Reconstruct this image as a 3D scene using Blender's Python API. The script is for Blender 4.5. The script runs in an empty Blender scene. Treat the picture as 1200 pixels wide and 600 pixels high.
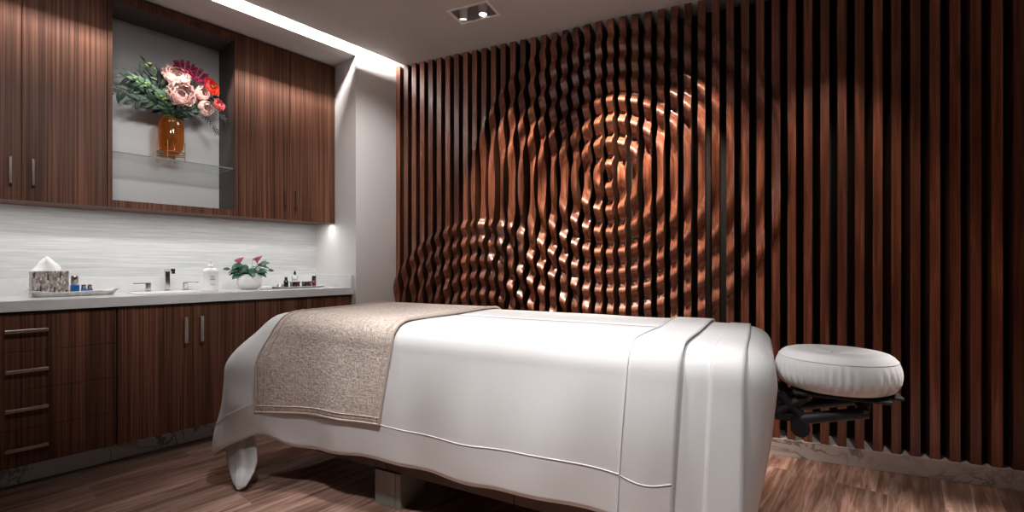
import bpy, bmesh, math, random
from math import sin, cos, pi, sqrt, atan2, exp
from mathutils import Vector, Matrix, noise
random.seed(7)
COL = bpy.context.scene.collection

# ------------------------------------------------------------------ helpers
def link(o):
    COL.objects.link(o); return o

def tag(o, label=None, cat=None, group=None, kind=None):
    if label: o['label'] = label
    if cat: o['category'] = cat
    if group: o['group'] = group
    if kind: o['kind'] = kind
    return o

def empty(name, loc, label, cat, group=None, rz=0.0):
    o = bpy.data.objects.new(name, None); o.empty_display_size = .05
    o.location = loc; o.rotation_euler = (0, 0, rz)
    link(o); return tag(o, label, cat, group)

def node_mat(name):
    m = bpy.data.materials.new(name); m.use_nodes = True
    nt = m.node_tree; b = nt.nodes['Principled BSDF']
    return m, nt, b

class MB:
    """collects shapes given in world coordinates, builds ONE mesh object"""
    def __init__(s): s.v = []; s.f = []; s.sm = []
    def add(s, vs, fs, smooth=False):
        o = len(s.v); s.v += [tuple(x) for x in vs]
        s.f += [tuple(o + i for i in f) for f in fs]; s.sm += [smooth] * len(fs)
        return s
    def box(s, x0, x1, y0, y1, z0, z1, M=None, bev=0.0):
        bm = bmesh.new()
        bmesh.ops.create_cube(bm, size=1)
        for v in bm.verts:
            v.co = Vector(((v.co.x + .5) * (x1 - x0) + x0, (v.co.y + .5) * (y1 - y0) + y0, (v.co.z + .5) * (z1 - z0) + z0))
        if bev > 0:
            bmesh.ops.bevel(bm, geom=list(bm.edges), offset=bev, segments=2, affect='EDGES', profile=.5)
        if M: bmesh.ops.transform(bm, matrix=M, verts=bm.verts)
        bm.verts.index_update()
        s.add([v.co[:] for v in bm.verts], [[v.index for v in f.verts] for f in bm.faces])
        bm.free(); return s
    def grid(s, P, closed_u=False, closed_v=False, smooth=True, flip=False):
        nu, nv = len(P), len(P[0]); vs = [p for r in P for p in r]; fs = []
        for i in range(nu if closed_u else nu - 1):
            for j in range(nv if closed_v else nv - 1):
                a = i * nv + j; b = ((i + 1) % nu) * nv + j
                c = ((i + 1) % nu) * nv + (j + 1) % nv; d = i * nv + (j + 1) % nv
                fs.append((a, b, c, d) if not flip else (d, c, b, a))
        return s.add(vs, fs, smooth)
    def lathe(s, prof, cx, cy, n=28, sx=1, sy=1, M=None, smooth=True, power=None):
        P = []
        for (r, z) in prof:
            row = []
            for k in range(n):
                a = 2 * pi * k / n; c, q = cos(a), sin(a)
                if power:
                    c = math.copysign(abs(c) ** power, c); q = math.copysign(abs(q) ** power, q)
                p = Vector((r * c * sx, r * q * sy, z))
                if M: p = M @ p
                row.append((p.x + cx, p.y + cy, p.z))
            P.append(row)
        return s.grid(P, closed_v=True, smooth=smooth, flip=True)
    def tube(s, pts, r, n=8, caps=True, rf=None):
        pts = [Vector(p) for p in pts]; P = []; up = Vector((0, 0, 1)); prev = None
        for i, p in enumerate(pts):
            t = (pts[min(i + 1, len(pts) - 1)] - pts[max(i - 1, 0)]).normalized()
            if prev is None:
                q = up if abs(t.z) < .9 else Vector((1, 0, 0)); u = t.cross(q).normalized()
            else:
                u = (prev - t * prev.dot(t)).normalized()
            prev = u; w = t.cross(u)
            rr = r if rf is None else rf(i / (len(pts) - 1)) * r
            P.append([tuple(p + (u * cos(2 * pi * k / n) + w * sin(2 * pi * k / n)) * rr) for k in range(n)])
        s.grid(P, closed_v=True)
        if caps:
            for row in (P[0], P[-1]): s.add(row, [tuple(range(n))])
        return s
    def cyl(s, p0, p1, r0, r1=None, n=20):
        r1 = r0 if r1 is None else r1
        a, b = Vector(p0), Vector(p1); t = (b - a).normalized()
        q = Vector((0, 0, 1)) if abs(t.z) < .9 else Vector((1, 0, 0))
        u = t.cross(q).normalized(); w = t.cross(u)
        P = [[tuple(c + (u * cos(2 * pi * k / n) + w * sin(2 * pi * k / n)) * r) for k in range(n)] for c, r in ((a, r0), (b, r1))]
        s.grid(P, closed_v=True)
        for row in P: s.add(row, [tuple(range(n))])
        return s
    def build(s, name, mat, parent=None, origin=None, kind=None, solid=None, subsurf=0, recalc=True):
        base = Vector(origin) if origin is not None else (parent.matrix_basis.translation.copy() if parent else Vector((0, 0, 0)))
        R = Matrix.Identity(4)
        # accumulate parent chain
        if parent:
            ch = []; p = parent
            while p: ch.append(p); p = p.parent
            W = Matrix.Identity(4)
            for p in reversed(ch): W = W @ p.matrix_basis
            inv = W.inverted()
        else:
            W = Matrix.Translation(base); inv = W.inverted()
        me = bpy.data.meshes.new(name)
        me.from_pydata([tuple(inv @ Vector(v)) for v in s.v], [], s.f)
        me.validate()
        for p, sm in zip(me.polygons, s.sm): p.use_smooth = sm
        if recalc:
            bm = bmesh.new(); bm.from_mesh(me)
            bmesh.ops.recalc_face_normals(bm, faces=bm.faces); bm.to_mesh(me); bm.free()
        if isinstance(mat, (list, tuple)):
            for m in mat: me.materials.append(m)
        else: me.materials.append(mat)
        o = bpy.data.objects.new(name, me)
        if parent: o.parent = parent
        else: o.location = base
        link(o)
        if solid:
            md = o.modifiers.new('thick', 'SOLIDIFY'); md.thickness = solid; md.offset = 1
        if subsurf:
            md = o.modifiers.new('sub', 'SUBSURF'); md.levels = subsurf; md.render_levels = subsurf
        if kind: o['kind'] = kind
        return o

def structure(name, mb, mat, **k): return mb.build(name, mat, kind='structure', **k)

# ------------------------------------------------------------------ frames
# slatted wall frame: s along the wall, d out of the wall into the room
SD = Vector((.9649, .2628, 0)); SN = Vector((-.2628, .9649, 0)); SP = Vector((-.034, 3.158, 0))
def S(s, d, z): return SP + SD * s - SN * d + Vector((0, 0, z))
SM = Matrix(((SD.x, -SN.x, 0, SP.x), (SD.y, -SN.y, 0, SP.y), (0, 0, 1, 0), (0, 0, 0, 1)))  # local (s,d,z) -> world
# table frame: a along the table (towards its head), n across it (away from the viewer's side)
TA = Vector((.978, .208, 0)); TN = Vector((-.208, .978, 0))
def T(a, n, z): return TA * a + TN * n + Vector((0, 0, z))
TM = Matrix(((TA.x, TN.x, 0, 0), (TA.y, TN.y, 0, 0), (0, 0, 1, 0), (0, 0, 0, 1)))

# ------------------------------------------------------------------ materials
def pos_mapping(nt, scale, rot=(0, 0, 0), obj_rand=0.0, loc=(0, 0, 0)):
    g = nt.nodes.new('ShaderNodeNewGeometry'); mp = nt.nodes.new('ShaderNodeMapping')
    mp.inputs['Scale'].default_value = scale; mp.inputs['Rotation'].default_value = rot; mp.inputs['Location'].default_value = loc
    if obj_rand:
        oi = nt.nodes.new('ShaderNodeObjectInfo')
        mu = nt.nodes.new('ShaderNodeMath'); mu.operation = 'MULTIPLY'; mu.inputs[1].default_value = obj_rand
        cb = nt.nodes.new('ShaderNodeCombineXYZ'); va = nt.nodes.new('ShaderNodeVectorMath'); va.operation = 'ADD'
        nt.links.new(oi.outputs['Random'], mu.inputs[0]); nt.links.new(mu.outputs[0], cb.inputs[2])
        nt.links.new(mu.outputs[0], cb.inputs[0])
        nt.links.new(g.outputs['Position'], va.inputs[0]); nt.links.new(cb.outputs[0], va.inputs[1])
        nt.links.new(va.outputs[0], mp.inputs['Vector'])
    else: nt.links.new(g.outputs['Position'], mp.inputs['Vector'])
    return mp

def tex_noise(nt, vec, scale=1, detail=4, rough=.55, dist=0):
    n = nt.nodes.new('ShaderNodeTexNoise'); n.inputs['Scale'].default_value = scale; n.inputs['Detail'].default_value = detail
    n.inputs['Roughness'].default_value = rough; n.inputs['Distortion'].default_value = dist
    nt.links.new(vec.outputs['Vector'] if 'Vector' in vec.outputs else vec.outputs[0], n.inputs['Vector']); return n

def ramp(nt, fac, stops, interp='LINEAR'):
    r = nt.nodes.new('ShaderNodeValToRGB'); r.color_ramp.interpolation = interp
    while len(r.color_ramp.elements) < len(stops): r.color_ramp.elements.new(.5)
    for e, (p, c) in zip(r.color_ramp.elements, stops):
        e.position = p; e.color = (*c, 1) if len(c) == 3 else c
    nt.links.new(fac, r.inputs[0]); return r

def mixc(nt, fac, a, b, mode='MIX'):
    m = nt.nodes.new('ShaderNodeMix'); m.data_type = 'RGBA'; m.blend_type = mode
    for sock, val in ((m.inputs[0], fac), (m.inputs[6], a), (m.inputs[7], b)):
        if isinstance(val, (int, float)): sock.default_value = val
        elif isinstance(val, tuple): sock.default_value = (*val, 1)
        else: nt.links.new(val, sock)
    return m.outputs[2]

def bump(nt, b, h, strength=.3, dist=.002):
    n = nt.nodes.new('ShaderNodeBump'); n.inputs['Strength'].default_value = strength; n.inputs['Distance'].default_value = dist
    nt.links.new(h, n.inputs['Height']); nt.links.new(n.outputs[0], b.inputs['Normal'])

def mat_plain(name, col, rough=.5, metal=0, var=.06, scale=30, bumpk=0, coat=0, sheen=0, subs=0):
    m, nt, b = node_mat(name)
    mp = pos_mapping(nt, (1, 1, 1)); n = tex_noise(nt, mp, scale)
    dk = tuple(c * (1 - var) for c in col); lt = tuple(min(1, c * (1 + var)) for c in col)
    nt.links.new(ramp(nt, n.outputs[0], [(.3, dk), (.7, lt)]).outputs[0], b.inputs['Base Color'])
    b.inputs['Roughness'].default_value = rough; b.inputs['Metallic'].default_value = metal
    b.inputs['Coat Weight'].default_value = coat
    if sheen: b.inputs['Sheen Weight'].default_value = sheen
    if subs:
        b.inputs['Subsurface Weight'].default_value = subs; b.inputs['Subsurface Radius'].default_value = (.01, .006, .004)
    if bumpk: bump(nt, b, n.outputs[0], bumpk)
    return m

def mat_cab(name):
    m, nt, b = node_mat(name)
    fine = tex_noise(nt, pos_mapping(nt, (130, 130, 1.1)), 1, 3, .6)
    broad = tex_noise(nt, pos_mapping(nt, (16, 16, .25), loc=(3, 7, 1)), 1, 2, .5)
    c1 = ramp(nt, fine.outputs[0], [(.34, (.052, .019, .010)), (.50, (.118, .047, .027)), (.66, (.185, .086, .053))])
    c2 = ramp(nt, broad.outputs[0], [(.35, (.72, .70, .68)), (.65, (1.18, 1.12, 1.1))])
    nt.links.new(mixc(nt, 1.0, c1.outputs[0], c2.outputs[0], 'MULTIPLY'), b.inputs['Base Color'])
    b.inputs['Roughness'].default_value = .5; b.inputs['Specular IOR Level'].default_value = .22
    bump(nt, b, fine.outputs[0], .12, .001); return m

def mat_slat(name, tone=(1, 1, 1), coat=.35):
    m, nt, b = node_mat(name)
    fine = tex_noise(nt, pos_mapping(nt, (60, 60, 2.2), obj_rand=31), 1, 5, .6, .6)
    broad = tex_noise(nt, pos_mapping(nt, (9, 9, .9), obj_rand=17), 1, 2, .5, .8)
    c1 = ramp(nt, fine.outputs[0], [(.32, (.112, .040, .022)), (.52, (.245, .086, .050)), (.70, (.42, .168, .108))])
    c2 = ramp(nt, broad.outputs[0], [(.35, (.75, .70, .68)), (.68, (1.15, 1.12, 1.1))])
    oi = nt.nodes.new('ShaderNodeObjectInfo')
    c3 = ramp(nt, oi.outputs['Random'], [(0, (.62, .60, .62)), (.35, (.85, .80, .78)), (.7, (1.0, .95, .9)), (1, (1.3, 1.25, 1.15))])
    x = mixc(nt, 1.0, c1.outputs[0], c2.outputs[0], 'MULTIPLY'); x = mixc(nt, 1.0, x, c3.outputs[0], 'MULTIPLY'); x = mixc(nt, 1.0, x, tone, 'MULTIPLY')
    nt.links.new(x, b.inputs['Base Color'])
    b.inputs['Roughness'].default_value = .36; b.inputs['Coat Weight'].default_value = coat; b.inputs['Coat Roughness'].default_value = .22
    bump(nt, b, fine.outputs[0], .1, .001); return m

def mat_marble(name, base=(.62, .60, .58), vein=(.10, .10, .11), sc=5.0, rough=.25):
    m, nt, b = node_mat(name)
    mp = pos_mapping(nt, (1, 1, 1.2), rot=(.4, .3, .5))
    n1 = tex_noise(nt, mp, sc, 6, .6, 1.6); n2 = tex_noise(nt, mp, sc * .45, 4, .5, .5)
    v = ramp(nt, n1.outputs[0], [(.465, base), (.49, vein), (.515, vein), (.55, base)])
    cl = ramp(nt, n2.outputs[0], [(.45, base), (.62, tuple(c * .62 for c in base))])
    msk = ramp(nt, n2.outputs[0], [(.42, (0, 0, 0)), (.54, (1, 1, 1))])
    nt.links.new(mixc(nt, msk.outputs[0], base, mixc(nt, .3, v.outputs[0], cl.outputs[0])), b.inputs['Base Color'])
    b.inputs['Roughness'].default_value = rough; return m

def mat_floor():
    m, nt, b = node_mat('wood_look_plank_tile')
    mp = pos_mapping(nt, (1, 1, 1), rot=(0, 0, pi / 2), loc=(.43, .06, 0))
    br = nt.nodes.new('ShaderNodeTexBrick'); nt.links.new(mp.outputs[0], br.inputs['Vector'])
    br.inputs['Scale'].default_value = 1; br.inputs['Brick Width'].default_value = 1.2; br.inputs['Row Height'].default_value = .2
    br.inputs['Mortar Size'].default_value = .0016; br.inputs['Mortar Smooth'].default_value = .2
    br.offset = .37; br.inputs['Bias'].default_value = 0
    br.inputs['Color1'].default_value = (0, 0, 0, 1); br.inputs['Color2'].default_value = (1, 1, 1, 1); br.inputs['Mortar'].default_value = (.5, .5, .5, 1)
    # per-plank shift of the grain
    g = nt.nodes.new('ShaderNodeNewGeometry')
    sep = nt.nodes.new('ShaderNodeSeparateColor'); nt.links.new(br.outputs['Color'], sep.inputs[0])
    mu = nt.nodes.new('ShaderNodeMath'); mu.operation = 'MULTIPLY'; mu.inputs[1].default_value = 13; nt.links.new(sep.outputs[0], mu.inputs[0])
    cb = nt.nodes.new('ShaderNodeCombineXYZ'); nt.links.new(mu.outputs[0], cb.inputs[0]); nt.links.new(mu.outputs[0], cb.inputs[2])
    va = nt.nodes.new('ShaderNodeVectorMath'); va.operation = 'ADD'; nt.links.new(g.outputs['Position'], va.inputs[0]); nt.links.new(cb.outputs[0], va.inputs[1])
    def m2(sc):
        q = nt.nodes.new('ShaderNodeMapping'); q.inputs['Scale'].default_value = sc; nt.links.new(va.outputs[0], q.inputs['Vector']); return q
    streak = tex_noise(nt, m2((32, 2.2, 1)), 1, 5, .62, 1.1)
    broad = tex_noise(nt, m2((6, .55, 1)), 1, 3, .55, 1.2)
    c1 = ramp(nt, streak.outputs[0], [(.30, (.13, .068, .050)), (.46, (.26, .155, .120)), (.58, (.41, .275, .228)), (.74, (.60, .46, .40))])
    c2 = ramp(nt, broad.outputs[0], [(.34, (.58, .54, .52)), (.66, (1.25, 1.2, 1.18))])
    x = mixc(nt, 1.0, c1.outputs[0], c2.outputs[0], 'MULTIPLY')
    c3 = ramp(nt, sep.outputs[0], [(0, (.80, .78, .76)), (1, (1.15, 1.12, 1.1))])
    x = mixc(nt, 1.0, x, c3.outputs[0], 'MULTIPLY')
    x = mixc(nt, br.outputs['Fac'], x, (.30, .23, .20))
    nt.links.new(x, b.inputs['Base Color']); b.inputs['Roughness'].default_value = .38
    bump(nt, b, streak.outputs[0], .05, .002); return m

def mat_striated(name, col, rough=.45):
    """white tile with fine uneven horizontal ribs"""
    m, nt, b = node_mat(name)
    n = tex_noise(nt, pos_mapping(nt, (3.2, 3.2, 85)), 1, 3, .6, .25)
    c = ramp(nt, n.outputs[0], [(.3, tuple(x * .86 for x in col)), (.52, col), (.64, tuple(min(1, x * 1.12) for x in col))])
    mp = pos_mapping(nt, (1, 1, 1), rot=(0, pi / 2, pi / 2))
    nt.links.new(c.outputs[0], b.inputs['Base Color']); b.inputs['Roughness'].default_value = rough
    bump(nt, b, n.outputs[0], .55, .004); return m

def mat_sheet(name, col):
    m, nt, b = node_mat(name)
    big = tex_noise(nt, pos_mapping(nt, (5, 5, 2.2)), 1, 3, .5)
    c = ramp(nt, big.outputs[0], [(.3, tuple(x * .95 for x in col)), (.7, col)])
    nt.links.new(c.outputs[0], b.inputs['Base Color'])
    b.inputs['Roughness'].default_value = .62; b.inputs['Sheen Weight'].default_value = .25; b.inputs['Sheen Roughness'].default_value = .4
    bump(nt, b, big.outputs[0], .35, .012); return m

def mat_throw():
    m, nt, b = node_mat('woven_beige_chenille')
    tc = nt.nodes.new('ShaderNodeTexCoord')
    def mpp(sc, rot=0):
        q = nt.nodes.new('ShaderNodeMapping'); q.inputs['Scale'].default_value = sc; q.inputs['Rotation'].default_value = (0, 0, rot)
        nt.links.new(tc.outputs['UV'], q.inputs['Vector']); return q
    n1 = tex_noise(nt, mpp((48, 105, 1)), 1, 2, .6, .4); n2 = tex_noise(nt, mpp((105, 38, 1)), 1, 2, .6, .3); n3 = tex_noise(nt, mpp((5, 5, 1)), 1, 2)
    mx = nt.nodes.new('ShaderNodeMath'); mx.operation = 'MAXIMUM'; nt.links.new(n1.outputs[0], mx.inputs[0]); nt.links.new(n2.outputs[0], mx.inputs[1])
    c = ramp(nt, mx.outputs[0], [(.40, (.38, .31, .27)), (.54, (.60, .51, .455)), (.70, (.80, .71, .65))])
    c2 = ramp(nt, n3.outputs[0], [(.3, (.9, .88, .88)), (.7, (1.08, 1.05, 1.03))])
    nt.links.new(mixc(nt, 1.0, c.outputs[0], c2.outputs[0], 'MULTIPLY'), b.inputs['Base Color'])
    b.inputs['Roughness'].default_value = .9; b.inputs['Sheen Weight'].default_value = .3
    bump(nt, b, mx.outputs[0], 1.0, .006); return m

def mat_glass(name, col, rough=.02, ior=1.45, tr=1.0):
    m, nt, b = node_mat(name)
    n = tex_noise(nt, pos_mapping(nt, (1, 1, 1)), 20)
    c = ramp(nt, n.outputs[0], [(.3, col), (.7, tuple(min(1, x * 1.04) for x in col))])
    nt.links.new(c.outputs[0], b.inputs['Base Color'])
    b.inputs['Roughness'].default_value = rough; b.inputs['Transmission Weight'].default_value = tr; b.inputs['IOR'].default_value = ior
    return m

def mat_thin_glass(name, tint, body=(1, 1, 1), solid=0.0):
    """clear pane: tinted see-through plus mirror-like surface by angle, with an optional bit of body colour"""
    m = bpy.data.materials.new(name); m.use_nodes = True; nt = m.node_tree; nt.nodes.clear()
    out = nt.nodes.new('ShaderNodeOutputMaterial'); tr = nt.nodes.new('ShaderNodeBsdfTransparent'); gl = nt.nodes.new('ShaderNodeBsdfGlossy')
    n = tex_noise(nt, pos_mapping(nt, (1, 1, 1)), 30)
    nt.links.new(ramp(nt, n.outputs[0], [(.3, tuple(c * .95 for c in tint)), (.7, tint)]).outputs[0], tr.inputs[0])
    gl.inputs['Roughness'].default_value = .03; lw = nt.nodes.new('ShaderNodeLayerWeight'); lw.inputs[0].default_value = .5
    pw = nt.nodes.new('ShaderNodeMath'); pw.operation = 'POWER'; pw.inputs[1].default_value = 4; nt.links.new(lw.outputs['Facing'], pw.inputs[0])
    ma = nt.nodes.new('ShaderNodeMath'); ma.operation = 'MULTIPLY_ADD'; ma.inputs[1].default_value = .7; ma.inputs[2].default_value = .035; nt.links.new(pw.outputs[0], ma.inputs[0])
    mx = nt.nodes.new('ShaderNodeMixShader'); nt.links.new(ma.outputs[0], mx.inputs[0]); nt.links.new(gl.outputs[0], mx.inputs[2])
    if solid:
        df = nt.nodes.new('ShaderNodeBsdfTranslucent'); df.inputs[0].default_value = (*body, 1)
        m2 = nt.nodes.new('ShaderNodeMixShader'); m2.inputs[0].default_value = solid
        nt.links.new(tr.outputs[0], m2.inputs[1]); nt.links.new(df.outputs[0], m2.inputs[2]); nt.links.new(m2.outputs[0], mx.inputs[1])
    else: nt.links.new(tr.outputs[0], mx.inputs[1])
    nt.links.new(mx.outputs[0], out.inputs[0]); return m

def mat_emit(name, col, k):
    m, nt, b = node_mat(name)
    n = tex_noise(nt, pos_mapping(nt, (1, 1, 1)), 8)
    r = ramp(nt, n.outputs[0], [(0, col), (1, col)])
    nt.links.new(r.outputs[0], b.inputs['Emission Color']); b.inputs['Emission Strength'].default_value = k
    return m

def mat_mosaic():
    m, nt, b = node_mat('grey_mosaic_shell')
    v = nt.nodes.new('ShaderNodeTexVoronoi'); mp = pos_mapping(nt, (170, 170, 60)); nt.links.new(mp.outputs[0], v.inputs['Vector']); v.inputs['Scale'].default_value = 1
    sp = nt.nodes.new('ShaderNodeSeparateColor'); nt.links.new(v.outputs['Color'], sp.inputs[0])
    c = ramp(nt, sp.outputs[0], [(0, (.16, .13, .115)), (.45, (.33, .28, .26)), (.8, (.50, .46, .44)), (1, (.75, .73, .71))])
    nt.links.new(c.outputs[0], b.inputs['Base Color']); b.inputs['Roughness'].default_value = .35; bump(nt, b, sp.outputs[0], .4, .002); return m

M = dict(
    cab=mat_cab('cabinet_walnut'), slat=mat_slat('carved_slat_walnut'), slatside=mat_slat('slat_side_olive_shaded', (.34, .42, .38), .0), floor=mat_floor(),  # slatside: olive stain, darkened to stand in for shade between the slats
    tile=mat_striated('striated_white_tile', (.56, .575, .57)), quartz=mat_plain('pale_quartz', (.66, .66, .67), .22, var=.05, scale=14),
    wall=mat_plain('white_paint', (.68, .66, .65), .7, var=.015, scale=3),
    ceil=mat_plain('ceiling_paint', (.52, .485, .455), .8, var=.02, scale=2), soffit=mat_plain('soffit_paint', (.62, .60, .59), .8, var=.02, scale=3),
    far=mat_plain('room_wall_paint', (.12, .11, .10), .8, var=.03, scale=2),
    marble=mat_marble('toe_marble', (.84, .86, .83), (.10, .11, .11), 4.2), marble2=mat_marble('skirting_marble', (.66, .61, .60), (.13, .12, .125), 4.0),
    dark=mat_plain('black_backing', (.018, .013, .011), .6), gap=mat_plain('dark_carcass', (.03, .016, .011), .6),
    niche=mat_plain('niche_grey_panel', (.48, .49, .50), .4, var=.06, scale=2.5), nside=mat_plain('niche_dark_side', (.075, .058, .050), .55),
    chrome=mat_plain('chrome', (.78, .77, .76), .08, 1), bronze=mat_plain('bronze', (.42, .35, .31), .22, 1, .1), pewter=mat_plain('brushed_pewter', (.42, .37, .33), .35, 1, .1),
    sheet=mat_sheet('white_cotton', (.80, .80, .81)), sheet2=mat_sheet('cream_cotton', (.72, .72, .73)), throw=mat_throw(),
    black=mat_plain('black_powder_coat', (.006, .006, .007), .65), bolt=mat_plain('steel_bolt', (.6, .6, .6), .25, 1),
    tabwood=mat_plain('dark_table_wood', (.075, .034, .018), .45, var=.3, scale=12), leg=mat_plain('grey_laminate_leg', (.24, .225, .20), .5, var=.03),
    vinyl=mat_plain('cream_vinyl', (.6, .57, .52), .5),
    white=mat_plain('white_ceramic', (.80, .80, .79), .25, var=.02), plastic=mat_plain('white_plastic', (.82, .82, .82), .35, var=.02),
    tissue=mat_plain('tissue_paper', (.88, .88, .88), .9, var=.02), mosaic=mat_mosaic(), brown=mat_plain('dark_brown_inlay', (.07, .03, .025), .4),
    tray=mat_plain('pearl_tray', (.66, .65, .62), .22, var=.18, scale=28, bumpk=.6), blue=mat_plain('cobalt_blue', (.01, .10, .36), .25, var=.2, coat=.5),
    blackglass=mat_plain('black_glossy', (.012, .010, .010), .12, coat=.5), maroon=mat_plain('maroon_label', (.13, .02, .028), .4),
    clear=mat_glass('clear_glass', (.95, .97, .96)), amber=mat_thin_glass('amber_glass', (.97, .78, .55), (1, .55, .22), .20), shelf=mat_thin_glass('shelf_glass', (.985, .995, .99)),
    silver=mat_plain('silver', (.62, .60, .60), .3, .8, .25, 60), ink=mat_plain('grey_print', (.12, .12, .13), .5),
    brass=mat_plain('aged_brass', (.28, .20, .10), .35, 1),
    leaf=mat_plain('leaf_green', (.020, .105, .050), .42, var=.35, scale=18), leafd=mat_plain('dark_leaf', (.018, .040, .024), .5, var=.4, scale=25),
    leafg=mat_plain('silver_green_leaf', (.065, .125, .07), .55, var=.3, scale=25), bud=mat_plain('lime_bud', (.20, .33, .10), .5, var=.3, scale=60),
    stem=mat_plain('stem_green', (.05, .10, .03), .5), palm=mat_plain('grey_green_palm', (.035, .050, .045), .5, var=.3),
    blush=mat_plain('blush_petal', (.85, .60, .54), .6, var=.08, scale=40, subs=.3), pink=mat_plain('pink_petal', (.84, .50, .45), .6, var=.10, scale=40, subs=.3),
    magenta=mat_plain('magenta_petal', (.34, .012, .085), .5, var=.3, scale=60), orange=mat_plain('orange_red_petal', (.80, .06, .02), .5, var=.2, scale=50),
    coral=mat_plain('coral_petal', (.72, .10, .11), .5, var=.2, scale=50), hot=mat_plain('hot_pink_spathe', (.88, .22, .30), .45, var=.15, scale=40),
    soil=mat_plain('soil', (.03, .02, .015), .9), lens=mat_emit('lamp_lens', (1, .93, .84), 8), lensdim=mat_emit('lamp_lens_dim', (1, .9, .8), 1.2), ledm=mat_emit('led_diffuser', (1, .97, .93), 6),
    edge=mat_plain('polished_glass_edge', (.22, .27, .25), .15),
    housing=mat_plain('downlight_white', (.75, .72, .70), .5, var=.02), recess=mat_plain('downlight_recess', (.48, .45, .43), .6),
)

# ------------------------------------------------------------------ room shell
XL = -3.153      # plane of the white wall
XB = -3.754      # back of the niche
YE = 1.947       # end of the niche
SOF = 2.653; CZ = 2.682
CORN = (-3.153, 2.309)
mb = MB(); mb.add([(-4.2, -2.6, 0), (2.6, -2.6, 0), (2.6, 4.3, 0), (-4.2, 4.3, 0), (-4.2, -2.6, -.08), (2.6, -2.6, -.08), (2.6, 4.3, -.08), (-4.2, 4.3, -.08)],
   [(0, 1, 2, 3), (7, 6, 5, 4), (0, 4, 5, 1), (1, 5, 6, 2), (2, 6, 7, 3), (3, 7, 4, 0)])
structure('floor', mb, M['floor'])
mb = MB().box(XL - .10, XL, YE, 2.50, 0, 2.95).box(XL - .10, XL, -2.5, YE, SOF, 2.95).box(XL - .10, XL, -2.5, -.15, 0, SOF)
structure('wall_left', mb, M['wall'])
structure('wall_niche_back', MB().box(XB - .08, XB, -.15, YE, 0, 2.95), M['tile'])
structure('wall_niche_right', MB().box(XB - .08, XL - .1, YE, YE + .08, 0, 2.95), M['wall'])
structure('wall_niche_left', MB().box(XB - .08, XL - .1, -.23, -.15, 0, 2.95), M['wall'])
structure('trim_1', MB().box(XB, XL - .1, -.15, YE, SOF, SOF + .04), M['soffit'])          # soffit over the cabinets
RW = 1.30   # right wall position along the slatted wall
structure('wall_back', MB().box(-3.35, RW + .1, -.30, -.17, 0, 2.95, M=SM), M['dark'])
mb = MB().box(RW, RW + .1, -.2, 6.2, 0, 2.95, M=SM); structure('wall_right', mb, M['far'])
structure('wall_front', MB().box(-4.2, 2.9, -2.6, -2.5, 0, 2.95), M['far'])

# ceiling: a slab with a rectangular cut-out for the downlight and a cove slot along the left wall
HS0, HS1, HD0, HD1 = -2.390, -2.126, .373, .535
def left_s(d):   # s where the ceiling edge X=-3.07 crosses this d
    return (-3.07 - (SP.x - SN.x * d)) / SD.x
mb = MB(); ds_ = [-.20, HD0, HD1, 6.5]
for z, up in ((CZ, 0), (CZ + .03, 1)):
    for i in range(3):
        d0, d1 = ds_[i], ds_[i + 1]
        L0, L1 = left_s(d0), left_s(d1)
        cols = [((L0, L1), (HS0, HS0)), ((HS0, HS0), (HS1, HS1)), ((HS1, HS1), (RW + .05, RW + .05))]
        for j, (l, r) in enumerate(cols):
            if i == 1 and j == 1: continue
            mb.add([S(l[0], d0, z), S(r[0], d0, z), S(r[1], d1, z), S(l[1], d1, z)], [(0, 1, 2, 3)])
a, b_ = S(left_s(-.2), -.2, 0), S(left_s(6.5), 6.5, 0)
mb.add([(a.x, a.y, CZ), (b_.x, b_.y, CZ), (b_.x, b_.y, CZ + .03), (a.x, a.y, CZ + .03)], [(0, 1, 2, 3)])
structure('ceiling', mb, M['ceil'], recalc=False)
mb = MB().add([(-4.2, -2.6, 2.95), (2.9, -2.6, 2.95), (2.9, 4.3, 2.95), (-4.2, 4.3, 2.95)], [(0, 1, 2, 3)])
structure('ceiling_upper', mb, M['wall'], recalc=False)

# skirting under the slats, its flat top shows between them
structure('baseboard_back', MB().box(-3.30, RW, -.165, .004, 0, .098, M=SM, bev=.002), M['marble2'])

# ------------------------------------------------------------------ slatted wall
wall = empty('slatted_feature_wall', S(-1.0, -.02, .098), 'feature wall of vertical walnut slats carved with two sets of concentric ripples', 'wall panelling')
R1 = (-1.501, 1.650, 1.07); R2 = (-2.46, .50, .935)
def sstep(x): x = max(0, min(1, x)); return x * x * (3 - 2 * x)
def carve(s, z):
    r = math.hypot(s - R1[0], z - R1[1]); h = 0
    if r < R1[2]:
        lam = .152 - .018 * min(r / .8, 1); A = .084 - .056 * (r / R1[2])
        h += A * (.5 - .5 * cos(2 * pi * r / lam)) * sstep((R1[2] - r) / .05)
    r = math.hypot(s - R2[0], z - R2[1])
    if r < R2[2]:
        h2 = .033 * (.5 - .5 * cos(2 * pi * (R2[2] - r) / .127)) * sstep((R2[2] - r) / .03)
        r1 = math.hypot(s - R1[0], z - R1[1])
        w = 1 - .55 * sstep((.75 - r1) / .3)
        h += h2 * w
    return h
PITCH = .0784; SW = .0405; NZ = 230
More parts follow.
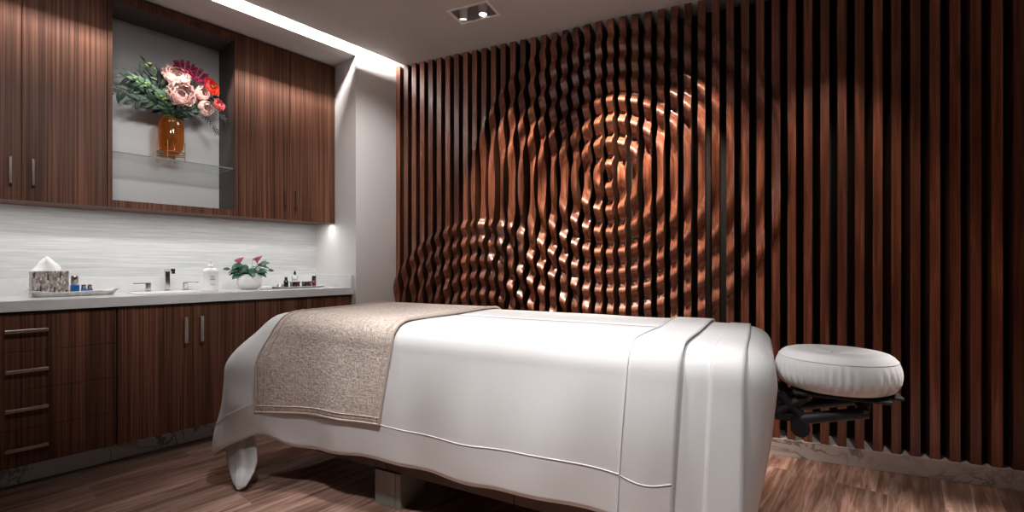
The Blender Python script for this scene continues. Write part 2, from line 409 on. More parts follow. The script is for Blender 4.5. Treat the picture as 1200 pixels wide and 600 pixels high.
for k in range(-1, 56):
    s0 = -3.155 + PITCH * k
    if s0 + SW > RW: break
    ws = [s0, s0 + SW * .33, s0 + SW * .67, s0 + SW]
    zs = [.098 + (CZ - .098) * i / NZ for i in range(NZ + 1)]
    plain = not any(carve(x, z) > 1e-4 for x in ws for z in zs[::4])
    if plain: zs = zs[::NZ]
    mb = MB(); D0 = -.165
    mb.grid([[S(x, carve(x, z), z) for x in ws] for z in zs], smooth=True)
    for x in (ws[0], ws[-1]):
        mb.grid([[S(x, D0, z), S(x, carve(x, z), z)] for z in zs], smooth=False)
    mb.add([S(ws[0], D0, zs[0]), S(ws[-1], D0, zs[0]), S(ws[-1], D0, zs[-1]), S(ws[0], D0, zs[-1])], [(0, 1, 2, 3)])
    mb.add([S(x, carve(x, zs[0]), zs[0]) for x in ws] + [S(ws[-1], D0, zs[0]), S(ws[0], D0, zs[0])], [(0, 1, 2, 3, 4, 5)])
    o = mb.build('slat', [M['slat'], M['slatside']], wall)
    nf = 3 * (len(zs) - 1)          # the front faces come first, the sides carry olive stain with shade painted in
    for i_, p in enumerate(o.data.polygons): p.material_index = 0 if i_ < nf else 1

# ------------------------------------------------------------------ cabinets
def bar_handle(mb, X, y, z, L, vertical=True, w=.012, out=.030):
    if vertical:
        mb.box(X + out - .008, X + out, y - w / 2, y + w / 2, z - L / 2, z + L / 2, bev=.0015)
        for e in (-1, 1):
            zc = z + e * (L / 2 - .010); mb.box(X - .001, X + out - .006, y - w * .35, y + w * .35, zc - .006, zc + .006)
    else:
        mb.box(X + out - .008, X + out, y - L / 2, y + L / 2, z - w / 2, z + w / 2, bev=.0015)
        for e in (-1, 1):
            yc = y + e * (L / 2 - .010); mb.box(X - .001, X + out - .006, yc - .006, yc + .006, z - w * .35, z + w * .35)
    return mb

XU = -3.448
def upper_pair(y0, ym, y1, label):
    t = empty('wall_cabinet', (XB, (y0 + y1) / 2, 1.411), label, 'cabinet', 'wall cabinets above the worktop')
    MB().box(XB + .001, XU - .021, y0, y1, 1.413, 2.645).build('carcass', M['cab'], t)
    for a, b, hy in ((y0 + .001, ym - .0015, ym - .040), (ym + .0015, y1 - .001, ym + .040)):
        d = MB().box(XU - .020, XU, a, b, 1.411, 2.643, bev=.0012).build('door', M['cab'], t)
        bar_handle(MB(), XU, hy, 1.557, .135).build('handle', M['bronze'], d)
    return t
upper_pair(-.104, .231, .566, 'walnut wall cabinet left of the flower niche, cut off by the left picture edge')
upper_pair(1.245, 1.590, 1.945, 'walnut wall cabinet right of the flower niche, two doors, at the white wall')

NY0, NY1 = .568, 1.243
t = empty('display_niche', (XB, (NY0 + NY1) / 2, 1.411), 'open walnut display niche holding the amber vase of flowers between the wall cabinets', 'shelf unit')
MB().box(XU - .020, XU + .003, NY0, NY0 + .020, 1.411, 2.640).box(XU - .020, XU + .003, NY1 - .020, NY1, 1.411, 2.640)\
    .box(XU - .020, XU + .003, NY0 + .020, NY1 - .020, 1.411, 1.452).box(XU - .020, XU + .003, NY0 + .020, NY1 - .020, 2.592, 2.640).build('face_frame', M['cab'], t)
MB().box(XB + .003, XU - .021, NY0, NY0 + .018, 1.415, 2.64).box(XB + .003, XU - .021, NY1 - .018, NY1, 1.415, 2.64)\
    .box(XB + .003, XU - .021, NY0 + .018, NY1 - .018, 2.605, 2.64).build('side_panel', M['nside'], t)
MB().box(XB + .003, XU - .021, NY0 + .018, NY1 - .018, 1.415, 1.450).build('bottom_panel', M['cab'], t)
MB().box(XB + .001, XB + .010, NY0 + .018, NY1 - .018, 1.45, 2.605).build('back_panel', M['niche'], t)
g = MB().box(XB + .012, XU - .030, NY0 + .020, NY1 - .020, 1.729, 1.737, bev=.001).build('glass_shelf', M['shelf'], t); g['label'] = 'clear glass shelf'
MB().box(XU - .0298, XU - .0290, NY0 + .021, NY1 - .021, 1.7295, 1.7365).build('shelf_edge', M['edge'], t)
for yy in (NY0 + .024, NY1 - .024):
    for xx in (XB + .05, XU - .05):
        MB().cyl((xx, yy - .006, 1.725), (xx, yy + .006, 1.725), .004, n=10).build('shelf_pin', M['chrome'], t)

XD = -3.210
def base_carcass(y0, y1, label):
    t = empty('base_cabinet', ((XB + XD) / 2, (y0 + y1) / 2, 0), label, 'cabinet', 'base cabinets under the worktop')
    MB().box(XB + .002, XD - .022, y0, y0 + .018, .125, .861).box(XB + .002, XD - .022, y1 - .018, y1, .125, .861).box(XB + .002, XB + .014, y0 + .018, y1 - .018, .125, .861).box(XB + .014, XD - .022, y0 + .018, y1 - .018, .125, .143).box(XD - .06, XD - .022, y0 + .018, y1 - .018, .845, .861).box(XD - .040, XD - .022, (y0 + y1) / 2 - .02, (y0 + y1) / 2 + .02, .143, .845).build('carcass', M['gap'], t)
    p = MB().box(-3.375, -3.360, y0, y1, 0, .125).build('toe_kick', M['marble'], t); p['label'] = 'grey veined marble plinth'
    return t
t = base_carcass(-.100, .565, 'walnut base cabinet of four drawers with horizontal bar pulls under the tissue box')
zz = [.127, .303, .487, .670, .853]
for i, hz in enumerate((.215, .400, .582, .770)):
    d = MB().box(XD - .020, XD, -.098, .563, zz[i] + .001, zz[i + 1] - .001, bev=.0012).build('drawer', M['cab'], t)
    bar_handle(MB(), XD, .232, hz, .145, False, .016).build('handle', M['pewter'], d)
def doors(t, y0, ym, y1):
    for a, b, hy in ((y0 + .001, ym - .0015, ym - .040), (ym + .0015, y1 - .001, ym + .040)):
        d = MB().box(XD - .020, XD, a, b, .127, .853, bev=.0012).build('door', M['cab'], t)
        bar_handle(MB(), XD, hy, .705, .150, True, .018).build('handle', M['pewter'], d)
t = base_carcass(.568, 1.257, 'walnut base cabinet with two doors under the sink, next to the drawers'); doors(t, .568, .913, 1.257)
t = base_carcass(1.260, 1.945, 'walnut base cabinet with two doors at the wall end, mostly behind the covered table'); doors(t, 1.260, 1.597, 1.945)

# worktop with a cut-out for the basin, upstands as parts
t = empty('worktop', (-3.47, .9, .863), 'long pale quartz worktop with low upstand running over the base cabinets', 'countertop')
BX0, BX1, BY0, BY1 = -3.600, -3.285, .690, 1.140; XC = -3.185
def slab(mb, x0, x1, y0, y1): mb.box(x0, x1, y0, y1, .863, .913)
xs = [XB + .001, BX0, BX1, XC]; ys = [-.149, BY0, BY1, 1.946]
mb = MB()
for z, fl in ((.913, 0), (.863, 1)):
    for i in range(3):
        for j in range(3):
            if i == 1 and j == 1: continue
            mb.add([(xs[i], ys[j], z), (xs[i + 1], ys[j], z), (xs[i + 1], ys[j + 1], z), (xs[i], ys[j + 1], z)], [(0, 1, 2, 3)])
def ringwall(x0, x1, y0, y1):
    c = [(x0, y0), (x1, y0), (x1, y1), (x0, y1)]
    for i in range(4):
        p, q = c[i], c[(i + 1) % 4]; mb.add([(p[0], p[1], .863), (q[0], q[1], .863), (q[0], q[1], .913), (p[0], p[1], .913)], [(0, 1, 2, 3)])
ringwall(xs[0], xs[3], ys[0], ys[3]); ringwall(BX0, BX1, BY0, BY1)
mb.build('slab', M['quartz'], t)
MB().box(XB + .001, XB + .021, -.149, 1.925, .913, 1.006, bev=.001).build('upstand', M['quartz'], t)
MB().box(XB + .001, XC, 1.926, 1.946, .913, 1.006, bev=.001).build('upstand', M['quartz'], t)

mb = MB()
rim = lambda ins, z: [(BX0 - .012 + ins, BY0 - .012 + ins, z), (BX1 + .012 - ins, BY0 - .012 + ins, z), (BX1 + .012 - ins, BY1 + .012 - ins, z), (BX0 - .012 + ins, BY1 + .012 - ins, z)]
mb.grid([rim(*q) for q in ((.0, .914), (.001, .918), (.016, .918), (.020, .910), (.026, .80), (.07, .775), (.14, .770))], closed_v=True, smooth=False)
mb.add(rim(.14, .770), [(0, 1, 2, 3)])
o = mb.build('sink_basin', M['white'], origin=((BX0 + BX1) / 2, (BY0 + BY1) / 2, .77)); tag(o, 'white rectangular basin set into the worktop below the faucet', 'sink')

# faucet: a spout and two cross levers
t = empty('faucet', (-3.650, .895, .913), 'square chrome widespread faucet with two flat levers behind the sink', 'faucet')
MB().box(-3.676, -3.624, .872, .918, .913, .921, bev=.002).box(-3.664, -3.636, .882, .908, .921, 1.048, bev=.003)\
    .box(-3.664, -3.520, .882, .908, 1.040, 1.060, bev=.003).box(-3.535, -3.515, .885, .905, 1.026, 1.042, bev=.002).build('spout', M['chrome'], t)
for yy, sgn in ((.795, -1), (.995, 1)):
    h = MB().box(-3.674, -3.626, yy - .024, yy + .024, .913, .920, bev=.002).box(-3.664, -3.636, yy - .014, yy + .014, .920, .964, bev=.003).build('valve', M['chrome'], t)
    MB().box(-3.660, -3.640, min(yy - sgn * .014, yy + sgn * .075), max(yy - sgn * .014, yy + sgn * .075), .964, .971, bev=.002).build('lever', M['chrome'], h)

# ------------------------------------------------------------------ counter objects
def organic_tray(cx, cy, lx, ly, h, label, nm='tray', seed=0):
    mb = MB(); P = []
    prof = [(0, .004), (.35, .004), (.7, .005), (.86, .010), (.97, h * .8 + .004), (1.02, h), (1.0, h + .003), (.95, h * .7 + .004), (.84, 0.0), (.3, 0), (0, 0)]
    n = 56
    for r, z in prof:
        row = []
        for k in range(n):
            a = 2 * pi * k / n; c, q = cos(a), sin(a)
            c2 = math.copysign(abs(c) ** .55, c); q2 = math.copysign(abs(q) ** .55, q)
            wv = 1 + .03 * sin(5 * a + seed) * r + .02 * sin(9 * a + 1 + seed) * r
            zz_ = .913 + z * (1 + (.45 * abs(q) ** 3 + .12 * sin(7 * a + seed)) * (r > .9))
            row.append((cx + r * c2 * lx / 2 * wv, cy + r * q2 * ly / 2 * wv, max(.9132, zz_)))
        P.append(row)
    mb.grid(P, closed_v=True)
    o = mb.build(nm, M['tray'], origin=(cx, cy, .913)); return tag(o, label, 'tray', 'pearly trays on the worktop')
organic_tray(-3.505, .435, .17, .37, .024, 'pearly rippled tray carrying the tissue box and blue jars')
organic_tray(-3.505, 1.675, .16, .41, .008, 'pearly rippled tray carrying the small dark bottles near the wall end', seed=2)

# tissue box
t = empty('tissue_box', (-3.52, .338, .919), 'square grey mosaic tissue box with a white tissue on the left tray', 'tissue box')
bx, by, bz, hw = -3.52, .338, .9185, .070
MB().box(bx - hw, bx + hw, by - hw, by + hw, bz, bz + .132, bev=.003).build('cover', M['mosaic'], t)
for (u, z, h) in ((-.062, .105, .030), (.036, .108, .028), (-.010, .095, .030), (-.038, .035, .028), (.014, .028, .028), (.060, .020, .010)):
    MB().box(bx + hw - .0005, bx + hw + .0012, by + u - .003, by + u + .003, bz + z - h / 2 + .004, bz + z + h / 2 + .004).build('inlay', M['brown'], t)
mb = MB(); P = []
for i in range(9):
    f = i / 8; row = []
    for k in range(26):
        a = 2 * pi * k / 26
        r = (.040 * (1 - f) ** .6 + .010) * (1 + .30 * sin(3 * a + 2 * f) + .16 * sin(7 * a + f * 3))
        row.append((bx + r * cos(a) * .55 + .004 * f, by + r * sin(a) * 1.0 - .004 + .006 * sin(f * 4), bz + .128 + .070 * f + .012 * sin(2 * a + 1) * f))
    P.append(row)
mb.grid(P, closed_v=True); mb.add(P[-1], [tuple(range(26))]); mb.build('tissue', M['tissue'], t)

# blue bottle and two low jars
TZ = .9185
t = empty('cosmetic_bottle', (-3.50, .437, TZ), 'tall cobalt blue bottle with dark cap on the left tray', 'bottle')
MB().box(-3.518, -3.482, .419, .455, TZ, TZ + .054, bev=.003).build('body', M['blue'], t)
MB().lathe([(0, TZ + .054), (.0155, TZ + .054), (.0155, TZ + .102), (.0135, TZ + .105), (0, TZ + .105)], -3.50, .437, 20).build('cap', M['bronze'], t)
MB().lathe([(.0157, TZ + .055), (.0161, TZ + .058), (.0161, TZ + .066), (.0157, TZ + .069)], -3.50, .437, 20).build('collar', M['silver'], t)
for i, yy in enumerate((.4730, .4985)):
    t = empty('cosmetic_jar', (-3.495, yy, TZ), ['low cobalt blue jar with dark cap right beside the tall blue bottle', 'low cobalt blue jar with dark cap at the right end of the blue row'][i], 'jar', 'low blue jars on the left tray')
    MB().box(-3.507, -3.483, yy - .0118, yy + .0118, TZ, TZ + .032, bev=.002).build('body', M['blue'], t)
    MB().lathe([(0, TZ + .032), (.010, TZ + .032), (.010, TZ + .053), (.009, TZ + .055), (0, TZ + .055)], -3.495, yy, 18).build('cap', M['bronze'], t)

# white pump bottle
t = empty('soap_dispenser', (-3.42, 1.070, .913), 'white pump bottle of lotion standing right of the faucet', 'soap dispenser')
cx, cy, z0 = -3.42, 1.070, .9135
MB().lathe([(0, z0), (.044, z0), (.046, z0 + .004), (.045, z0 + .014), (.040, z0 + .018), (.040, z0 + .118), (.043, z0 + .124), (.042, z0 + .134), (.030, z0 + .146), (.016, z0 + .152), (.015, z0 + .157), (0, z0 + .157)], cx, cy, 32, power=.8).build('bottle', M['plastic'], t)
MB().lathe([(0, z0 + .155), (.018, z0 + .155), (.018, z0 + .163), (.008, z0 + .174), (.005, z0 + .176), (.005, z0 + .192), (0, z0 + .192)], cx, cy, 20)\
    .box(cx - .008, cx + .034, cy - .006, cy + .006, z0 + .190, z0 + .200, bev=.003).build('pump', M['plastic'], t)
for (dz, w, h) in ((.085, .016, .003), (.076, .030, .003), (.045, .026, .002)):
    MB().box(cx + .0385, cx + .0412, cy - w / 2, cy + w / 2, z0 + dz, z0 + dz + h).build('label_print', M['ink'], t)
MB().tube([(cx + .0405, cy + .009 * cos(pi * k / 8), z0 + .092 + .007 * sin(pi * k / 8)) for k in range(9)], .0016, 5).build('label_emblem', M['ink'], t)

def leaf_mesh(mb, base, dirv, up, L, W, droop=.25, fold=.15, n=6, tip=1.0, blunt=.8):
    d = Vector(dirv).normalized(); u = Vector(up); s = d.cross(u)
    if s.length < 1e-4: s = d.cross(Vector((.3, .9, .1)))
    s.normalize(); u = s.cross(d).normalized(); b = Vector(base); rows = []
    for i in range(n + 1):
        f = i / n; w = W * sin(pi * min(1, f * .98 + .02) ** blunt) ** .8 * .5
        c = b + d * (L * f) - u * (droop * L * f * f)
        rows.append([tuple(c - s * w + u * fold * w), tuple(c - s * w * .5 + u * fold * w * .35), tuple(c), tuple(c + s * w * .5 + u * fold * w * .35), tuple(c + s * w + u * fold * w)])
    mb.grid(rows)

# potted anthurium
pc = Vector((-3.50, 1.333, .913))
t = empty('potted_plant', pc, 'round white bowl planted with green leaves and two pink blooms beside the pump bottle', 'plant')
mb = MB(); z0 = .9135
prof = [(0, z0), (.040, z0), (.055, z0 + .006), (.072, z0 + .026), (.080, z0 + .052), (.078, z0 + .078), (.066, z0 + .100), (.058, z0 + .108), (.054, z0 + .107), (.060, z0 + .095), (.070, z0 + .07)]
mb.lathe(prof, pc.x, pc.y, 36); mb.build('bowl', M['white'], t)
MB().lathe([(0, z0 + .098), (.058, z0 + .097)], pc.x, pc.y, 24).build('soil', M['soil'], t)
rnd = random.Random(3)
for i in range(40):
    a = 2 * pi * i / 40 + rnd.uniform(-.2, .2); el = rnd.uniform(-.15, .95)
    sp = rnd.uniform(.35, 1.0); dv = Vector((cos(a) * .55, sin(a) * 1.0, el * .55))
    st = pc + Vector((cos(a) * .02, sin(a) * .03, .10)); mid = st + dv * .055 * sp + Vector((0, 0, .048 * rnd.uniform(.0, 1.3)))
    L = rnd.uniform(.045, .066)
    lf = MB(); lf.tube([st, (st + mid) / 2 + Vector((0, 0, .008)), mid], .0014, 5)
    d2 = Vector((cos(a) * .6, sin(a) * 1.0, rnd.uniform(-.6, .35)))
    leaf_mesh(lf, mid, d2, (cos(a) * .6 + .5, .1, 1), L, L * .68, .35, .12)
    lf.build('leaf', M['leaf'], t, solid=.0006)
for (yy, zz_, ty) in ((-.125, .142, -1), (.125, .130, 1)):
    q = MB(); e = pc + Vector((.01, yy, zz_)); q.tube([pc + Vector((0, yy * .3, .10)), pc + Vector((0, yy * .8, .13)), e], .0012, 5)
    leaf_mesh(q, e, (0, ty, .1), (1, 0, .6), .042, .024); q.build('leaf', M['leafd'], t, solid=.0006)
for (yy, zz_) in ((-.070, .172), (.045, .184)):   # trumpet-shaped blooms
    fb = pc + Vector((.02, yy, zz_)); mb = MB(); P = []
    for i in range(8):
        f = i / 7; row = []
        for k in range(18):
            a = 2 * pi * k / 18; r = .0045 + .025 * f ** 1.4 * (1 + .35 * cos(a - .8))
            row.append((fb.x + r * cos(a), fb.y + r * sin(a) - .010 * f * (1 if yy < 0 else .6), fb.z + .036 * f + .014 * f * f * cos(a - .8)))
        P.append(row)
    mb.grid(P, closed_v=True); fo = mb.build('bloom', M['hot'], t, solid=.0006)
    MB().tube([pc + Vector((0, yy * .3, .10)), pc + Vector((.01, yy * .8, .14)), fb], .0020, 6).tube([fb, fb + Vector((0, -.003, .03))], .0022, 6).build('stem', M['bud'], fo)
for (yy, zz_) in ((.022, .205), (.105, .200)):
    e = pc + Vector((.0, yy, zz_)); MB().tube([pc + Vector((0, yy * .4, .10)), pc + Vector((0, yy * .8, .16)), e], .0009, 5).cyl(e, e + Vector((0, .005, .012)), .0022, .0008, 8).build('sprig', M['leafg'], t)

# little soap in front of the bowl
mb = MB().lathe([(0, .9135), (.030, .9135), (.036, .918), (.037, .926), (.033, .933), (.018, .936), (0, .9365)], -3.40, 1.405, 24, sy=1.05, sx=.75)
tag(mb.build('soap_bar', M['white'], origin=(-3.40, 1.405, .9135)), 'small white rounded soap bar in front of the flower bowl', 'soap')

# small things on the right tray
TZ = .918
P = []; mb = MB()
for i in range(9):
    f = i / 8; row = []
    for k in range(24):
        a = 2 * pi * k / 24; r = .027 * sqrt(max(0, 1 - f * f)) * (1 + .05 * cos(12 * a))
        row.append((-3.50 + r * cos(a) * .7, 1.545 + r * sin(a), TZ + .030 * f))
    P.append(row)
mb.grid(P, closed_v=True); mb.add(P[0], [tuple(range(24))])
tag(mb.build('sea_shell', M['silver'], origin=(-3.50, 1.545, TZ)), 'ribbed silvery shell at the left end of the right tray', 'shell')
t = empty('cosmetic_bottle', (-3.49, 1.582, TZ), 'small black bottle with black cap beside the silvery shell', 'bottle', 'small bottles on the right tray')
MB().lathe([(0, TZ), (.0155, TZ), (.0165, TZ + .003), (.0165, TZ + .046), (.008, TZ + .056), (0, TZ + .056)], -3.49, 1.582, 20).build('body', M['blackglass'], t)
MB().lathe([(0, TZ + .055), (.010, TZ + .055), (.010, TZ + .076), (0, TZ + .077)], -3.49, 1.582, 16).build('cap', M['blackglass'], t)
t = empty('spray_bottle', (-3.535, 1.668, TZ), 'tall clear glass bottle with a black pump behind the first dark jar', 'bottle', 'small bottles on the right tray')
MB().lathe([(0, TZ), (.021, TZ), (.022, TZ + .003), (.022, TZ + .078), (.010, TZ + .088), (.0095, TZ + .094), (0, TZ + .094)], -3.535, 1.668, 20).build('body', M['clear'], t)
MB().lathe([(0, TZ + .001), (.0195, TZ + .001), (.0195, TZ + .06), (0, TZ + .06)], -3.535, 1.668, 18).build('lotion', M['white'], t)
MB().lathe([(0, TZ + .093), (.009, TZ + .093), (.009, TZ + .110), (.005, TZ + .112), (.005, TZ + .120), (0, TZ + .122)], -3.535, 1.668, 16).build('pump', M['blackglass'], t)
for i, yy in enumerate((1.645, 1.734)):
    t = empty('cosmetic_jar', (-3.485, yy, TZ), ['square dark jar with maroon label in front of the clear bottle', 'square dark jar with maroon label left of the slim dark tube'][i], 'jar', 'dark jars on the right tray')
    MB().box(-3.511, -3.459, yy - .0265, yy + .0265, TZ, TZ + .028, bev=.004).build('body', M['blackglass'], t)
    MB().box(-3.513, -3.457, yy - .0285, yy + .0285, TZ + .029, TZ + .040, bev=.002).build('lid', M['blackglass'], t)
    MB().box(-3.4592, -3.4578, yy - .018, yy + .018, TZ + .006, TZ + .022).build('label_patch', M['maroon'], t)
t = empty('cosmetic_tube', (-3.50, 1.800, TZ), 'slim upright dark tube at the right end of the right tray', 'bottle')
MB().lathe([(0, TZ), (.0155, TZ), (.0155, TZ + .048), (0, TZ + .048)], -3.50, 1.800, 20).build('body', M['maroon'], t)
MB().lathe([(0, TZ + .048), (.0158, TZ + .048), (.0158, TZ + .080), (.014, TZ + .082), (0, TZ + .082)], -3.50, 1.800, 20).build('cap', M['blackglass'], t)

# ------------------------------------------------------------------ vase and flowers in the niche
VX, VY = -3.605, .906; SHZ = 1.7375
t = empty('glass_vase', (VX, VY, SHZ), 'rounded amber glass vase in a slim brass stand on the glass shelf', 'vase')
o_ = [(.022, 1.785), (.045, 1.797), (.064, 1.830), (.070, 1.875), (.070, 1.960), (.062, 2.000), (.046, 2.022), (.036, 2.028)]
i_ = [(r - .003, z + (.004 if k == 0 else 0)) for k, (r, z) in enumerate(o_)]
mb = MB().lathe([(0, 1.783)] + o_ + i_[::-1] + [(0, 1.789)], VX, VY, 36); mb.build('body', M['amber'], t)
mb = MB()
for k in range(4):
    a = pi / 4 + pi / 2 * k + .3; x, y = VX + .074 * cos(a), VY + .074 * sin(a)
    mb.cyl((x, y, SHZ), (x, y, 1.868), .0026, n=8)
mb.tube([(VX + .074 * cos(2 * pi * k / 32), VY + .074 * sin(2 * pi * k / 32), 1.800) for k in range(33)], .0026, 6)
for a in (pi / 4 + .3, 3 * pi / 4 + .3):
    mb.cyl((VX - .074 * cos(a), VY - .074 * sin(a), 1.777), (VX + .074 * cos(a), VY + .074 * sin(a), 1.777), .0024, n=8)
mb.build('stand', M['brass'], t)

def bloom(nm, cat, label, c, R, mat, layers, facing=(1, .1, .25), ruf=.12, centre=None, seed=0, group=None):
    rn = random.Random(seed); c = Vector(c); ax = Vector(facing).normalized()
    q = ax.to_track_quat('Z', 'Y').to_matrix()
    t = empty(nm, c, label, cat, group)
    mb = MB(); base = c - ax * R * .45
    for (rs, alpha, npet, wid) in layers:
        off = rn.uniform(0, 6)
        for p in range(npet):
            ph = off + 2 * pi * p / npet + rn.uniform(-.12, .12); al = alpha * rn.uniform(.9, 1.08); rs2 = rs * R * rn.uniform(.93, 1.06)
            P = []
            for i in range(7):
                v = i / 6; row = []
                for j in range(6):
                    u = j / 5 * 2 - 1
                    w = wid * (.25 + .75 * sin(pi * min(v, .82) / 1.64))
                    th = al * v; 
                    rr = rs2 * (1 + ruf * v * v * sin(5 * u + ph * 3) - .10 * u * u * v)
                    if v > .8: th = al * (v - .05 * abs(u))
                    a2 = ph + u * w
                    # scalloped end
                    loc = Vector((rr * sin(th) * cos(a2), rr * sin(th) * sin(a2), rs2 * (1 - cos(th))))
                    row.append(tuple(base + q @ loc))
                P.append(row)
            mb.grid(P)
    mb.build('petals', mat, t, solid=.0008, recalc=False)
    if centre:
        cm = MB(); cc = base + ax * R * .35
        for k in range(14):
            a = 2.4 * k; r = R * .05 * sqrt(k); d = q @ Vector((r * cos(a), r * sin(a), R * .5))
            cm.cyl(cc, cc + d, R * .03, R * .045, 6)
        cm.build('flower_centre', centre, t)
    end = Vector((VX + (c.x - VX) * .12, VY + (c.y - VY) * .12, 2.010))
    low = Vector((VX - (c.x - VX) * .1, VY - (c.y - VY) * .14, 1.84))
    MB().tube([base, base * .5 + end * .5 + Vector((0, 0, .02)), end, low], .0028, 6).build('stem', M['stem'], t)
    return t
PEO = [(.50, 2.6, 6, .60), (.62, 2.4, 7, .55), (.74, 2.15, 8, .5), (.88, 1.9, 9, .45), (1.02, 1.6, 10, .42), (1.16, 1.25, 11, .38)]
RAN = [(.38, 2.8, 5, .7), (.50, 2.65, 6, .62), (.62, 2.55, 7, .58), (.74, 2.45, 8, .54), (.86, 2.3, 8, .52), (.96, 2.1, 9, .5)]
DAH = [(.7, 1.7, 9, .20), (.95, 1.45, 11, .18), (1.2, 1.15, 12, .17)]
bloom('peony', 'flower', 'largest blush peony low in the middle of the vase bouquet', (-3.545, .940, 2.170), .078, M['blush'], PEO, (1, .05, -.05), .09, seed=1, group='blush peonies in the amber vase')
bloom('peony', 'flower', 'blush peony just above the largest one in the vase bouquet', (-3.560, .925, 2.272), .070, M['blush'], PEO, (1, -.15, .45), .09, seed=2, group='blush peonies in the amber vase')
bloom('ranunculus', 'flower', 'pale pink ranunculus below the orange bloom of the vase bouquet', (-3.555, 1.052, 2.205), .048, M['pink'], RAN, (1, .35, .1), .05, seed=3, group='pink ranunculus in the amber vase')
bloom('ranunculus', 'flower', 'pale pink ranunculus hanging lowest at the right of the vase bouquet', (-3.545, 1.066, 2.115), .050, M['blush'], RAN, (1, .35, -.2), .05, seed=4, group='pink ranunculus in the amber vase')
bloom('dahlia', 'flower', 'magenta bloom at the very top of the vase bouquet', (-3.560, .970, 2.350), .062, M['magenta'], DAH, (.8, -.1, .8), .05, seed=5, group='magenta blooms in the amber vase')
bloom('dahlia', 'flower', 'magenta bloom right of the topmost one, above the pale pink ones', (-3.545, 1.040, 2.315), .062, M['magenta'], DAH, (.9, .2, .5), .05, seed=6, group='magenta blooms in the amber vase')
bloom('poppy', 'flower', 'orange red bloom at the upper right of the vase bouquet', (-3.560, 1.112, 2.272), .050, M['orange'], [(.8, 1.9, 5, .6), (1.05, 1.55, 6, .6), (1.3, 1.2, 6, .5)], (.9, .45, .3), .12, centre=M['bud'], seed=7)
bloom('anemone', 'flower', 'coral pink bloom at the far right edge of the vase bouquet', (-3.550, 1.155, 2.160), .040, M['coral'], [(.85, 1.8, 5, .6), (1.1, 1.4, 6, .55)], (.9, .5, .1), .06, centre=M['blush'], seed=8)
bloom('chrysanthemum', 'flower', 'lime green bloom just over the vase rim at the right', (-3.550, 1.010, 2.085), .028, M['bud'], DAH, (1, .1, 0), .05, seed=9)

def spray(nm, label, cat, pts, nleaf, L, W, mat, seed, droop=.3, spread=1.0, buds=0, group=None, ang=1.0, xdir=.35):
    rn = random.Random(seed); pts = [Vector(p) for p in pts]
    t = empty(nm, pts[0], label, cat, group)
    MB().tube(pts, .0020, 5, rf=lambda f: 1.2 - .7 * f).build('stem', M['stem'], t)
    def at(f):
        x = f * (len(pts) - 1); i = min(int(x), len(pts) - 2); return pts[i].lerp(pts[i + 1], x - i), (pts[i + 1] - pts[i]).normalized()
    mb = MB()
    for i in range(nleaf):
        f = .30 + .70 * i / max(1, nleaf - 1); p, d = at(min(f, .999))
        side = 1 if i % 2 else -1
        perp = Vector((1, 0, 0)).cross(d).normalized() * side
        dv = d * rn.uniform(.5, 1.0) + perp * ang * rn.uniform(.5, 1) + Vector((rn.uniform(-.1, xdir), 0, 0))
        if i == nleaf - 1: dv = d
        l = L * rn.uniform(.8, 1.15)
        leaf_mesh(mb, p, dv, (1, rn.uniform(-.5, .5), rn.uniform(-.1, .6)), l, W * rn.uniform(.85, 1.15), droop, .1, 5)
    mb.build('leaves', mat, t, solid=.0005)
    if buds:
        for i in range(buds):
            p, d = at(.75 + .25 * i / max(1, buds - 1) * .99)
            p = p + Vector((.012 + rn.uniform(0, .01), rn.uniform(-.018, .018), rn.uniform(-.015, .018)))
            r = .008
            MB().lathe([(0, -r), (r * .8, -r * .6), (r, 0), (r * .7, r * .8), (0, r)], 0, 0, 8, M=Matrix.Translation(p)).build('bud', M['bud'], t)
    return t
V0 = (VX, VY, 1.90)
spray('leafy_branch', 'dark drooping leafy branch reaching furthest left in the niche', 'foliage', [V0, (VX, .88, 2.05), (-3.56, .80, 2.13), (-3.55, .70, 2.14), (-3.54, .615, 2.09)], 15, .075, .020, M['leafd'], 11, .35)
spray('leafy_branch', 'dark leafy branch arching out at the upper left over the green leaves', 'foliage', [V0, (VX, .88, 2.06), (-3.57, .82, 2.19), (-3.56, .74, 2.23), (-3.55, .645, 2.20)], 14, .080, .018, M['leafd'], 12, .3)
spray('eucalyptus_sprig', 'broad silvery green leaves left of the large peony', 'foliage', [V0, (VX, .90, 2.04), (-3.55, .87, 2.09), (-3.53, .84, 2.13)], 14, .060, .040, M['leafg'], 13, .2, buds=5)
spray('eucalyptus_sprig', 'green sprig with pale buds at the left above the silvery leaves', 'foliage', [V0, (VX, .89, 2.06), (-3.56, .83, 2.15), (-3.54, .76, 2.18), (-3.53, .71, 2.19)], 12, .050, .028, M['leafg'], 14, .2, buds=6)
spray('eucalyptus_sprig', 'sprig of lime buds rising to the upper left of the bouquet', 'foliage', [V0, (VX, .89, 2.08), (-3.57, .84, 2.22), (-3.56, .79, 2.28), (-3.55, .76, 2.32)], 9, .045, .018, M['leafg'], 15, .2, buds=5)
spray('leafy_branch', 'dense dark leaves under the peonies at the vase rim', 'foliage', [V0, (VX, .91, 2.03), (-3.545, .945, 2.07), (-3.53, .98, 2.075)], 18, .060, .028, M['leafd'], 16, .3)
spray('leafy_branch', 'dark leaves behind the peony at the left shoulder of the bouquet', 'foliage', [V0, (VX, .89, 2.08), (-3.60, .87, 2.18), (-3.60, .85, 2.25)], 16, .070, .028, M['leafd'], 17, .2)
spray('fern_sprig', 'grey feathery sprig drooping right below the pink blooms', 'foliage', [V0, (VX, .95, 2.06), (-3.55, 1.06, 2.07), (-3.54, 1.12, 2.02), (-3.54, 1.15, 1.97)], 26, .030, .006, M['palm'], 18, .2)
